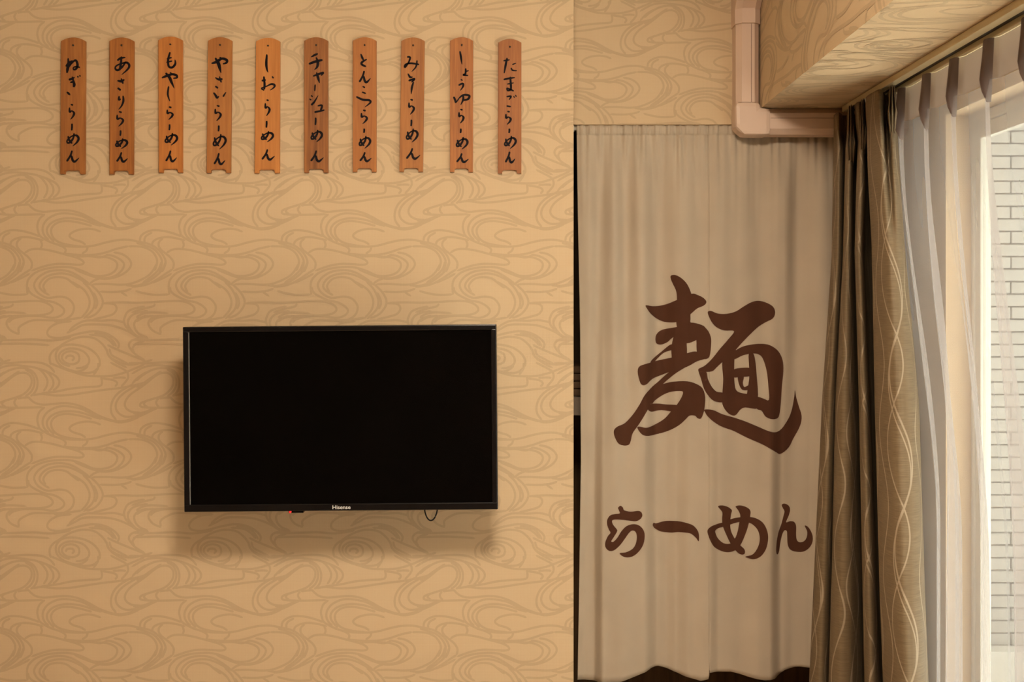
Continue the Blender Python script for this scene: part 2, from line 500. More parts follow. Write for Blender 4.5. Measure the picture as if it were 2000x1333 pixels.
WINC = """
1372,690 1370,600 1310,510 1200,440 1050,405 900,415 820,480 800,560 830,640 900,700 1000,740 1150,772 1280,762 1355,705;
1060,712 1150,702 1225,655 1232,580 1170,500 1070,460 950,460 860,510 840,580 890,650 990,685;
1112,565 1092,630 1020,660 930,640 880,580 910,515 1000,490 1085,520 1110,575;
930,590 950,555 1010,550 1040,580 1010,615;
735,670 720,570 760,490 840,435 920,380 1040,325 1160,302 1300,320 1400,390 1460,470 1500,560 1600,640 1730,705;
1010,100 850,118 740,170 690,240 720,298 830,318 950,300 1100,260 1280,230 1430,250 1550,310 1622,390 1605,460;
1230,275 1400,290 1500,350 1560,420; 1300,255 1440,275 1530,335 1590,430;
1470,405 1560,450 1700,510 1850,570 1970,615;
1460,450 1485,540 1560,600 1680,650 1800,662 1960,630 2060,600;
1500,455 1525,535 1620,590 1750,660;
940,255 1050,200 1150,150 1300,140 1500,150 1650,190 1780,250 1880,300 2010,325;
980,245 993,205 1075,140 1200,90 1400,92 1560,85 1710,120;
2000,25 1885,60 1825,120 1835,200 1895,270 2000,312;
1745,60 1742,150 1800,240 1885,312 2000,345;
2010,352 1880,330 1790,352 1752,410 1782,470 1850,540 1960,605;
1960,355 1855,388 1802,450 1825,515;
-60,340 200,345 500,335 700,350 850,338 1000,310; -40,400 300,390 550,400 720,412;
-100,640 150,648 400,630 600,640 720,690 790,770;
273,25 183,75 163,145 223,225 330,270; 323,262 320,185 403,125 523,85 773,88 973,75 1140,50
"""
def tile_ribbons():
    vs, fs = [], []
    k = 0                     # each line lies a hair above the one before, so crossings never coincide
    for src, ox, oy in ((WINA, 820., 330.), (WINB, 820., 480.), (WINC, 820., 613.)):
        for st in parse(src, 29.0):
            pts = [(ox + x / 6.667, oy + y / 6.667, w / 6.667) for x, y, w in st]
            v, f = ribbon(pts, 4, .3)
            b = len(vs); vs += [(x, y, k) for x, y in v]; fs += [tuple(i + b for i in q) for q in f]
            k += 1
    return vs, fs
TILE = tile_ribbons()

def wallpaper_print(parent, u0, u1, v0, v1, place, anchor, scale, facing):
    """print tile ribbons over the rectangle [u0,u1]x[v0,v1] (metres); v is up.
    anchor: (u, v, tile_x, tile_y) pairs a surface point with a tile pixel; scale: pixels per metre"""
    ua, va, ta, tb = anchor
    vs, fs = TILE
    allv, allf = [], []
    tx0, tx1 = sorted((ta + (u0 - ua) * scale, ta + (u1 - ua) * scale))
    ty0, ty1 = sorted((tb - (v0 - va) * scale, tb - (v1 - va) * scale))
    i0, i1 = int(math.floor((tx0 - 820 - 420) / TW)), int(math.ceil((tx1 - 820 + 160) / TW))
    j0, j1 = int(math.floor((ty0 - 330 - 460) / TH)), int(math.ceil((ty1 - 330 + 60) / TH))
    for i in range(i0, i1 + 1):
        for j in range(j0, j1 + 1):
            b = len(allv)
            q = [((x + i * TW - ta) / scale + ua, va - (y + j * TH - tb) / scale, k * 6e-6) for x, y, k in vs]
            for f in fs:
                xs = [q[k][0] for k in f]; ys = [q[k][1] for k in f]
                if max(xs) < u0 or min(xs) > u1 or max(ys) < v0 or min(ys) > v1: continue
                allf.append(tuple(k + b for k in f))
            allv += q
    bm = bmesh.new()
    used = sorted({k for f in allf for k in f}); mp = {k: bm.verts.new(allv[k]) for k in used}
    for f in allf:
        bm.faces.new([mp[k] for k in f])
    for co, no in (((u0, 0, 0), (-1, 0, 0)), ((u1, 0, 0), (1, 0, 0)), ((0, v0, 0), (0, -1, 0)), ((0, v1, 0), (0, 1, 0))):
        g = bm.verts[:] + bm.edges[:] + bm.faces[:]
        bmesh.ops.bisect_plane(bm, geom=g, plane_co=co, plane_no=no, clear_outer=True)
    for v in bm.verts:
        v.co = place(v.co.x, v.co.y, .0002 + v.co.z)
    for f in bm.faces:
        f.normal_update()
        if f.normal.dot(facing) < 0: f.normal_flip()
    me = bpy.data.meshes.new('wallpaper_print')
    bm.to_mesh(me); bm.free()
    me.materials.append(M['print'])
    o = link(bpy.data.objects.new('wallpaper_print', me), parent)
    o['label'] = 'darker flowing-water line pattern printed on the wallpaper'
    return o

# ------------------------------------------------------------------ room shell
ZC, ZF = 2.45, 0.0          # ceiling, floor
XL, XW = -2.4, 0.98         # left wall, window wall (inner faces)
YB = -4.2                   # wall behind the viewer
YD = 0.15                   # recessed wall with the opening
XE = 0.129                  # right end of the main wall
def structure(o): o['kind'] = 'structure'; return o

wall_back = structure(box('wall_back', (XL, 0.0, ZF), (XE, 0.30, ZC), M['paper']))
wallpaper_print(wall_back, XL, XE, ZF + .02, ZC, lambda u, v, o: Vector((u, -o, v)), (P(904, 444, 0).x, P(904, 444, 0).z, 904, 444), 800.0, Vector((0, -1, 0)))

ZO = P(0, 243, YD).z        # top of the opening behind the noren
wall_recess = structure(box('wall_recess', (XE, YD, ZO), (XW + .12, YD + .12, ZC), M['paper']))
a = P(1336, 106, YD)
wallpaper_print(wall_recess, XE, 0.62, ZO + .001, ZC, lambda u, v, o: Vector((u, YD - o, v)), (a.x, a.z, 904, 444), 758 / .93, Vector((0, -1, 0)))
wall_niche_side = structure(box('wall_jamb', (0.86, YD, ZF), (XW + .12, YD + .12, ZO), M['paper']))

XB, ZB = 0.608, P(0, 218, YD).z
beam = structure(box('trim_1', (XB, YB, ZB), (XW + .12, YD, ZC), M['paper']))
beam['label'] = 'tan wallpapered ceiling beam above the window curtains'
wallpaper_print(beam, YB, YD, ZB, ZC, lambda u, v, o: Vector((XB - o, u, v)), (-.1, 2.2, 870, 520), 560.0, Vector((-1, 0, 0)))
wallpaper_print(beam, XB, XW, YB, YD, lambda u, v, o: Vector((u, v, ZB - o)), (.7, -.1, 960, 430), 560.0, Vector((0, 0, -1)))

structure(box('floor', (XL - .1, YB - .1, -.1), (XW + .12, 1.0, ZF), M['floor']))
structure(box('ceiling', (XL - .1, YB - .1, ZC), (XW + .12, 1.0, ZC + .1), M['ceiling']))
structure(box('wall_left', (XL - .12, YB, ZF), (XL, .3, ZC), M['paper']))
structure(box('wall_rear', (XL - .12, YB - .12, ZF), (XW + .12, YB, ZC), M['rear']))

# window wall with its opening
YJ = -.150                  # far jamb of the opening
ZH = 1.985
WT = .10                    # wall thickness at the window
YJ2 = -2.35
wr = structure(box('wall_right', (XW, YJ, ZF), (XW + WT, YD, ZC), M['paper']))
box('wall_over_window', (XW, YJ2, ZH), (XW + WT, YJ, ZB), M['paper'], wr)
box('wall_beyond_window', (XW, YB, ZF), (XW + WT, YJ2, ZB), M['paper'], wr)

# dark storage niche behind the noren
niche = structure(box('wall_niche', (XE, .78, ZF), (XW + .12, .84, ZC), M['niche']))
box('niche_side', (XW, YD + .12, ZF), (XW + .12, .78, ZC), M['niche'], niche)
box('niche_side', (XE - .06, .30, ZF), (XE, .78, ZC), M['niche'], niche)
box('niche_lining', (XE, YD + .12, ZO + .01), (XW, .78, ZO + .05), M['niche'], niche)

sh = box('niche_shelf', (XE + .001, .34, P(0, 812, .34).z), (XW - .02, .775, P(0, 776, .34).z), M['shelf'], bev=.002)
tag(sh, 'pale shelf edge glimpsed in the dark gap left of the noren', 'shelf')
zs = P(0, 776, .34).z
for k in range(4):
    b_ = box('folded_paper', (XE + .012 + .002 * (k % 2), .36 + .003 * k, zs + .0005 + k * .021), (XE + .25, .62, zs + .0200 + k * .021), M['brown_paper'], bev=.005, seg=2)
    tag(b_, '%s brown folded bundle piled on the shelf left of the noren' % ['lowest', 'second lowest', 'second highest', 'topmost'][k], 'bundle', 'bundles stacked on the niche shelf')

# ------------------------------------------------------------------ window, balcony
win = structure(empty('window_1', (XW, YJ, ZF)))
win['kind'] = 'structure'
win['label'] = 'tall cream framed sliding window behind the sheer curtain'
def wbox(name, lo, hi, mat, bev=.003):
    o = box(name, (lo[0] - XW, lo[1] - YJ, lo[2] - ZF), (hi[0] - XW, hi[1] - YJ, hi[2] - ZF), mat, win, bev)
    return o
fx0, fx1 = XW + .058, XW + .099
wbox('frame_jamb', (fx0, YJ - .014, .03), (fx1, YJ - .0005, ZH - .0005), M['alu'])
wbox('frame_jamb', (fx0, YJ2 + .0005, .03), (fx1, YJ2 + .025, ZH - .0005), M['alu'])
wbox('frame_head', (fx0, YJ2 + .025, ZH - .025), (fx1, YJ - .014, ZH - .0005), M['alu'])
wbox('frame_sill', (fx0, YJ2 + .025, .0), (fx1, YJ - .014, .03), M['alu'])
ym = (YJ + YJ2) / 2
for (s0, s1, x0) in ((ym - .02, YJ - .0145, .062), (YJ2 + .026, ym + .02, .081)):
    sash = wbox('sash_stile', (XW + x0, s1 - .028, .031), (XW + x0 + .016, s1, ZH - .026), M['alu'])
    wbox('sash_stile', (XW + x0, s0, .031), (XW + x0 + .016, s0 + .030, ZH - .026), M['alu'])
    wbox('sash_rail', (XW + x0, s0 + .030, ZH - .06), (XW + x0 + .016, s1 - .028, ZH - .026), M['alu'])
    wbox('sash_rail', (XW + x0, s0 + .030, .031), (XW + x0 + .016, s1 - .028, .10), M['alu'])
    wbox('glass_pane', (XW + x0 + .006, s0 + .030, .10), (XW + x0 + .010, s1 - .028, ZH - .06), M['glass'], 0)

YO = 1.7
structure(box('wall_outside', (1.2, YO + .012, -.05), (3.6, YO + .2, 2.9), M['mortar']))
wo = bpy.data.objects['wall_outside']
cz0, ch = P(0, 1262, YO).z, .0500
bm = bmesh.new(); add_box(bm, (-.1035, -.014, -.0225), (.1035, .012, .0225), .003, 1)
proto = bm_obj('brick', bm, M['brick'], wo)
bme = proto.data
first = True
for r in range(48):
    for c in range(5):
        x = 1.42 + c * .212 + (.106 if r % 2 else 0)
        o = proto if first else bpy.data.objects.new('brick', bme)
        if not first: link(o, wo)
        first = False
        o.location = (x, YO + .012 + random.uniform(-.002, .002), cz0 + .025 + r * ch)
kb = structure(box('trim_2', (1.2, YO - .08, -.05), (3.6, YO + .012, cz0), M['concrete'], bev=.004))
kb['label'] = 'pale concrete kerb under the outside tiled wall'
structure(box('floor_outside', (XW + .12, YB, -.1), (3.6, YO + .2, -.05), M['concrete']))

co = structure(box('added_sun_slab', (XW + .12, YB, 2.60), (2.2, YO + .2, 2.75), M['concrete']))  # unseen slab, added to keep direct sun out of the window
box('added_slab_return', (2.2, .1, 2.60), (3.6, YO + .2, 2.75), M['concrete'], co)  # added extension, keeps sun off the ground before the tiled wall

# ------------------------------------------------------------------ ceiling lamp (above the frame)
lamp = empty('ceiling_lamp', (LAMP_AT[0], LAMP_AT[1], ZC), 'round white ceiling lamp above the room', 'lamp')
def disc_pts(r, n=40): return [(r * math.cos(2 * math.pi * i / n), r * math.sin(2 * math.pi * i / n)) for i in range(n)]
prism('lamp_base', disc_pts(.24), -.03, -.0005, lambda u, v, a: (u, v, a), M['lamp_body'], lamp)
vs, fs = [(0, 0, -.15)], []
for r in range(1, 7):
    th = r / 6 * math.pi / 2
    vs += [(.21 * math.sin(th) * math.cos(2 * math.pi * k / 24), .21 * math.sin(th) * math.sin(2 * math.pi * k / 24), -.03 - .12 * math.cos(th)) for k in range(24)]
for k in range(24): fs.append((0, 1 + (k + 1) % 24, 1 + k))
for r in range(5):
    for k in range(24):
        k2 = (k + 1) % 24
        fs.append((1 + r * 24 + k, 1 + r * 24 + k2, 1 + (r + 1) * 24 + k2, 1 + (r + 1) * 24 + k))
mesh_obj('lamp_diffuser', vs, fs, M['lamp_glow'], lamp, smooth=True)

# ------------------------------------------------------------------ air-conditioner pipe cover
duct = empty('pipe_cover', (0.574, YD, P(0, 268, YD).z), 'beige plastic pipe cover bending in an L under the beam', 'pipe cover')
dl = Vector(duct.location)
def dpl(p): return Vector(p) - dl
def profile(w, d, c):  # across-width, out-from-wall
    return [(-w / 2, 0), (-w / 2, d - c * 1.1), (-w / 2 + c, d), (w / 2 - c, d), (w / 2, d - c * 1.1), (w / 2, 0)]
xv, wv = .574, .058
zt, zb = P(0, 200, YD - .06).z, P(0, 268, YD - .03).z
zup = P(0, 44, YD - .06).z
def pv(u, v, a): return dpl((xv + u, YD - .0005 - v, a))
prism('vertical_trunk', profile(wv, .060, .013), zt - .01, zup + .01, pv, M['duct'], duct)
zh0, zh1 = P(0, 265, YD - .03).z, ZB - .001
zhm = (zh0 + zh1) / 2
def ph(u, v, a): return dpl((a, YD - .0005 - v, zhm + u))
prism('horizontal_trunk', profile(zh1 - zh0, .060, .013), xv + .045, XW - .002, ph, M['duct'], duct)
# corner elbow: L outline with chamfered outer corner
x0, x1 = xv - wv / 2 - .004, xv + wv / 2 + .001
xr = xv + .056
ze0 = zh0 - .003
L = [(x0 + .022, ze0), (x0, ze0 + .02), (x0, zt), (x1, zt), (x1, zh1), (xr, zh1), (xr, ze0)]
prism('corner_elbow', L, YD - .0005, YD - .066, lambda u, v, a: dpl((u, a, v)), M['duct'], duct, bev=.011)
# upper joint, leaning out from the wall
bm = bmesh.new()
sec = [(zup - .002, .066), (zup + .035, .066), (zup + .075, .115), (ZC - .002, .150)]
rings = []
for z, d in sec:
    rings.append([bm.verts.new(dpl((xv + u * (1.10), YD - .0005 - v, z))) for u, v in profile(wv, d, .014)])
for r0, r1 in zip(rings, rings[1:]):
    for i in range(6):
        bm.faces.new((r0[i], r0[(i + 1) % 6], r1[(i + 1) % 6], r1[i]))
bm.faces.new(rings[0]); bm.faces.new(list(reversed(rings[-1])))
bm_obj('upper_joint', bm, M['duct'], duct)
cap_c = Vector((xv + .004, YD - .0005 - .100, zup + .060))
nrm = Vector((0, -.040, -.049)).normalized()
ax1 = Vector((1, 0, 0)); ax2 = nrm.cross(ax1).normalized()
prism('screw_cap', disc_pts(.012, 24), -.01, .0045, lambda u, v, a: dpl(cap_c + ax1 * u + ax2 * v + nrm * a), M['duct'], duct, bev=.0012)
box('groove', dpl((xv + .0070, YD - .0612, zt + .001)), dpl((xv + .0085, YD - .060, zup - .003)), M['duct_groove'], duct)
box('groove', dpl((xr + .001, YD - .0612, zhm + .006)), dpl((XW - .003, YD - .060, zhm + .0072)), M['duct_groove'], duct)
box('groove', dpl((x0 + .008, YD - .0612, zt)), dpl((x1 - .011, YD - .060, zt + .0012)), M['duct_groove'], duct)

# ------------------------------------------------------------------ noren
YN = .172
NP = YN + D
rod = empty('tension_rod', (XE, YN, P(0, 251, YN).z), 'thin pale tension rod holding up the linen noren', 'rod')
tube('rod_tube', [(.006, 0, 0), (.855 - XE - .003, 0, 0)], .0055, M['rod'], rod, 14)
tube('end_cap', [(.0005, 0, 0), (.010, 0, 0)], .0085, M['rod'], rod, 14)
tube('end_cap', [(.855 - XE - .008, 0, 0), (.8605 - XE, 0, 0)], .0085, M['rod'], rod, 14)

ZN1 = P(0, 242.5, YN).z
HEM = [(1110, 1329), (1128, 1329), (1171, 1332), (1210, 1326), (1240, 1316), (1269, 1304), (1285, 1303), (1308, 1310), (1334, 1319), (1366, 1326), (1381, 1322),
       (1383.5, 1310), (1425, 1310), (1457, 1319), (1490, 1325), (1513, 1325), (1535, 1312), (1555, 1307), (1565, 1306), (1660, 1312)]
def lerp_tab(tab, x):
    if x <= tab[0][0]: return tab[0][1]
    for (a, fa), (b, fb) in zip(tab, tab[1:]):
        if x <= b: return fa + (fb - fa) * (x - a) / (b - a)
    return tab[-1][1]
def smooth(t): t = max(0., min(1., t)); return t * t * (3 - 2 * t)
# broad folds: px position, depth towards the viewer (m) - upper part and hem
FOLD_T = [(1126, .000), (1150, .004), (1172, -.004), (1198, .006), (1222, -.004), (1250, .007), (1290, -.006), (1330, .008), (1365, .000), (1398, .006),
          (1440, .004), (1485, -.004), (1530, .005), (1560, -.008), (1600, .006), (1650, -.004)]
FOLD_B = [(1126, -.004), (1145, -.008), (1160, -.009), (1178, .012), (1215, .017), (1255, .014), (1284, -.009), (1302, -.012), (1320, -.006), (1348, .009), (1382, .014),
          (1402, .006), (1440, .003), (1480, .012), (1500, .012), (1528, -.012), (1550, -.015), (1580, -.012), (1612, .006), (1650, -.004)]
def spl(tab, x):
    if x <= tab[0][0]: return tab[0][1]
    for i in range(len(tab) - 1):
        a, b = tab[i], tab[i + 1]
        if x <= b[0]:
            t = (x - a[0]) / (b[0] - a[0])
            return a[1] + (b[1] - a[1]) * smooth(t)
    return tab[-1][1]
def noren_y(px, py):
    """depth of the cloth at a place on it"""
    t = smooth((py - 262) / 900.0)
    dpt = 2.1 * spl(FOLD_T, px) * (1 - t) * smooth((py - 245) / 160.) + 1.2 * spl(FOLD_B, px) * t
    g = math.exp(-max(0, py - 262) / 60.0)
    ga = math.sin(px * .29 + 1.4 * math.sin(px * .071)) * .0032 + math.sin(px * .53 + 2.0) * .0012
    dpt += ga * g
    dpt += .0012 * math.sin(px * .12 + py * .004 + 1.2 * math.sin(py * .006)) * (1 - g)
    if py < 264:      # the sleeve round the rod
        k = (py - 252.5) / 11.0
        dpt = .0085 * math.sqrt(max(0, 1 - k * k)) * .9 + ga * .9 + .0012 * math.sin(px * 1.25 + 2 * math.sin(px * .21))
    return YN - .003 - dpt
def noren_pt(px, py, off=0.0):
    p = P(px, py, YN)
    return Vector((p.x, noren_y(px, py) - off, p.z))
def left_edge(py): return lerp_tab([(243, 1126), (420, 1128.5), (650, 1133), (900, 1134.5), (1150, 1131), (1332, 1128)], py)

noren = empty('noren', (P(1383, 0, YN).x, YN, ZN1), 'cream linen noren with brown ramen lettering hanging in the opening', 'noren')
nl = Vector(noren.location)
def cloth_panel(name, pa, pb, nx):
    verts, faces = [], []
    rows = [242.6, 243.5, 245, 247, 250, 253, 256, 259, 261.5, 263, 264.2, 266, 270, 276, 284, 294]
    y = 306.
    while y < 1290: rows.append(y); y += 16
    nb = len(rows)
    extra = 4
    for r in range(nb + extra):
        for i in range(nx + 1):
            f = i / nx
            py = rows[r] if r < nb else 0
            if r >= nb:
                px0 = pa + (pb - pa) * f
                hem = lerp_tab(HEM, px0)
                py = rows[-1] + (hem - rows[-1]) * (r - nb + 1) / extra
            l = left_edge(py) if pa < 1200 else pa
            px = l + (pb - l) * f
            verts.append(noren_pt(px, py) - nl)
    w = nx + 1
    for r in range(nb + extra - 1):
        for i in range(nx):
            faces.append((r * w + i, r * w + i + 1, (r + 1) * w + i + 1, (r + 1) * w + i))
    o = mesh_obj(name, verts, faces, M['noren'], noren, smooth=True)
    sm = o.modifiers.new('thickness', 'SOLIDIFY'); sm.thickness = .0009; sm.offset = -1
    return o
cloth_panel('cloth_panel', 1126, 1382.5, 150)
cloth_panel('cloth_panel', 1383.5, 1655, 150)
# stitched seam of the two halves and the stitch line under the sleeve
sv = []
for k in range(60):
    py = 244 + (1305 - 244) * k / 59
    sv.append(noren_pt(1383, py, .0004) - nl)
tube('seam', sv, .0009, M['noren'], noren, 6)

def filled(name, polys, ox, oy, sc, mat):
    """overlapping filled outlines (zoomed tracing coordinates) laid on the cloth"""
    bm = bmesh.new()
    for lay, poly in enumerate(polys):
        pts = catmull([(ox + x / sc, oy + y / sc) for x, y in poly], 4, closed=True)
        tri = tessellate_polygon([[Vector((x, y, 0)) for x, y in pts]])
        vv = [bm.verts.new((x, y, lay * 2e-5)) for x, y in pts]
        for t in tri:
            try: bm.faces.new([vv[k] for k in t])
            except ValueError: pass
    xs = [v.co.x for v in bm.verts]; ys = [v.co.y for v in bm.verts]
    x = math.floor(min(xs)) + 3
    while x < max(xs):
        bmesh.ops.bisect_plane(bm, geom=bm.verts[:] + bm.edges[:] + bm.faces[:], plane_co=(x, 0, 0), plane_no=(1, 0, 0)); x += 1.8
    y = math.floor(min(ys)) + 8
    while y < max(ys):
        bmesh.ops.bisect_plane(bm, geom=bm.verts[:] + bm.edges[:] + bm.faces[:], plane_co=(0, y, 0), plane_no=(0, 1, 0)); y += 16
    for v in bm.verts:
        v.co = noren_pt(v.co.x, v.co.y, .0021 + v.co.z) - nl
    for f in bm.faces:
        f.normal_update()
        if f.normal.y > 0: f.normal_flip()
    me = bpy.data.meshes.new(name); bm.to_mesh(me); bm.free()
    me.polygons.foreach_set('use_smooth', [True] * len(me.polygons))
    me.materials.append(mat)
    return link(bpy.data.objects.new(name, me), noren)
def pl(s): return [[tuple(float(q) for q in t.split(',')) for t in p.split()] for p in s.split(';') if p.strip()]
KANJI = pl("""
425,105 445,100 475,115 505,145 525,185 530,215 525,300 522,345 490,365 460,350 455,300 455,215 450,180 437,150 427,125;
292,258 330,262 370,260 410,250 455,230 530,198 560,203 590,217 607,235 605,250 590,262 560,275 530,300 500,325 455,345 400,345 360,330 325,305 303,280;
457,335 522,340 518,365 506,440 507,500 500,560 440,575 430,520 430,470 440,420 456,385;
348,435 355,408 385,385 456,370 520,350 560,352 602,372 590,410 556,438 507,455 470,440 452,418 428,432 410,450 380,463 355,458;
520,350 570,355 607,378 628,415 632,455 622,525 590,535 560,505 556,438 550,400;
250,600 258,575 285,563 330,553 430,530 510,505 560,498 622,525 560,548 520,570 470,592 430,602 380,622 330,642 295,668 270,668 257,640;
322,548 380,500 425,462 445,470 440,487 390,507 337,557;
440,592 510,570 455,608 415,643 378,680 350,722 320,775 290,820 255,875 225,920 215,960 205,980 180,984 150,972 130,935 127,905 145,885 185,868 225,825 260,770 285,725 320,690 365,655 400,622;
355,690 410,662 460,653 510,652 550,663 585,685 600,725 600,770 592,815 578,845 560,842 548,830 520,830 500,850 470,880 430,905 390,922 330,935 285,932 262,915 248,890 262,885 300,892 345,880 395,850 430,808 460,770 480,735 487,708 470,703 430,708 390,725 345,755 322,778;
305,795 320,773 360,771 400,775 460,778 440,810 380,805 335,812 315,808;
615,292 632,287 665,300 710,302 760,290 800,265 840,243 880,234 920,243 955,265 966,295 955,325 920,345 880,370 840,405 800,445 760,490 720,530 690,552 660,580 640,598 610,603 590,597 567,588 600,570 640,530 680,480 720,435 752,392 700,388 660,372 635,345 620,315;
566,588 580,640 595,690 620,730 650,755 695,758 695,714 660,705 635,680 615,640 605,600;
690,545 730,510 762,488 755,530 753,600 755,660 765,700 800,715 850,720 876,735 876,792 810,788 785,800 765,825 745,830 715,812 690,770 690,712 694,640;
748,505 790,475 840,462 890,458 930,462 965,480 990,505 1008,545 1012,600 1005,680 1000,760 993,820 980,845 945,848 915,835 895,805 868,792 868,735 905,742 932,748 930,680 922,600 905,540 885,515 850,508 800,517 752,538;
828,512 850,506 862,540 870,620 874,745 820,738 830,640 830,580;
750,592 800,582 838,586 838,622 800,630 785,640 775,632 750,630;
772,632 802,628 798,660 806,682 832,670 832,694 800,698 783,680
""")
KANJI2 = pl("""
597,798 640,800 690,822 750,840 810,860 870,885 930,910 970,917 1000,905 1025,875 1050,835 1065,790 1075,735 1079,702 1086,740 1100,790 1112,830 1110,870 1095,910 1070,955 1045,1000 1000,1033 970,1020 900,980 820,945 750,910 690,888 650,865 615,835 600,812
""")
filled('printed_character', KANJI + KANJI2, 1150, 500, 2.666, M['noren_ink'])['label'] = 'large brown brush character for noodles'
RA = pl("325,275 340,263 355,275 362,290 400,298 445,293 465,303 470,325 455,345 430,355 395,352 350,347 310,345 290,352 295,375 315,400 320,415 300,450 285,475 297,478 320,455 345,415 375,385 415,372 450,380 475,405 485,440 478,490 455,530 420,560 380,570 350,562 335,545 370,540 410,520 430,490 437,450 430,420 410,410 390,425 365,460 335,500 300,530 270,532 250,510 250,480 265,445 280,425 270,405 260,375 262,345 280,320 310,312 335,308 330,290")
BAR = pl("538,385 545,375 560,380 600,370 660,365 720,367 770,380 800,410 810,440 808,478 790,455 755,430 700,430 640,437 590,430 555,412 542,398")
ME = pl("""925,270 950,265 985,275 1010,295 1005,320 1000,370 1005,420 1030,470 1060,505 1085,530 1085,555 1065,560 1040,545 1005,500 975,440 955,390 950,350 952,310 940,290;
1033,272 1060,266 1095,275 1118,295 1117,330 1105,390 1085,450 1060,505 1030,535 990,547 950,540 905,515 880,480 862,435 860,408 880,388 910,378 960,368 965,390 930,400 910,412 908,425 925,462 960,492 1000,495 1025,470 1042,430 1052,380 1060,330 1050,300 1040,285;
950,370 1000,350 1050,338 1110,333 1155,342 1192,367 1215,410 1222,460 1210,520 1180,565 1140,585 1105,580 1090,572 1130,558 1158,520 1172,470 1165,420 1140,385 1105,367 1040,368 960,395""")
NN = pl("1318,270 1335,263 1360,275 1370,300 1362,335 1345,375 1370,370 1395,375 1407,400 1407,450 1412,485 1430,498 1455,490 1470,465 1472,430 1458,398 1475,402 1492,425 1503,460 1500,500 1480,535 1445,555 1400,553 1370,540 1355,510 1352,460 1350,430 1335,425 1322,450 1310,500 1302,550 1290,567 1280,550 1282,500 1295,440 1315,390 1328,340 1335,310 1325,290")
for pol in (RA, BAR, ME, NN):
    filled('printed_character', pol, 1100, 900, 3.078, M['noren_ink'])

# ------------------------------------------------------------------ ten wooden menu plaques
ZS = 4.443
RAT = parse("185,655,8 205,662,13; 175,680,8 177,715,14 195,708,8 213,725,14 205,750,12 183,777,4")
MET = parse("160,920,9 170,955,14 197,985,9; 213,896,9 207,935,12 183,970,13 158,980,11 151,963,10 170,938,9 205,917,9 238,918,14 253,943,15 238,974,12 200,1008,4")
NNT = parse("195,1045,11 180,1090,12 148,1140,13; 158,1118,8 187,1093,12 200,1130,15 220,1140,14 256,1107,4")
BB = {'ra': (170, 650, 218, 778), 'me': (150, 903, 257, 1008), 'nn': (145, 1040, 258, 1145)}
def fit(strokes, src, dst):
    sx = (dst[2] - dst[0]) / (src[2] - src[0]); sy = (dst[3] - dst[1]) / (src[3] - src[1])
    return [[(dst[0] + (x - src[0]) * sx, dst[1] + (y - src[1]) * sy, w) for x, y, w in st] for st in strokes]
def ramen(ra=None, bar=None, me=None, nn=None):
    o = []
    if ra: o.append(fit(RAT, BB['ra'], ra))
    if bar: o.append([[(bar[0] + 1, bar[1], 11), (bar[0] + 1, (bar[1] + bar[2]) / 2, 12), (bar[0] - 2, bar[2], 10)]])
    if me: o.append(fit(MET, BB['me'], me))
    if nn: o.append(fit(NNT, BB['nn'], nn))
    return o
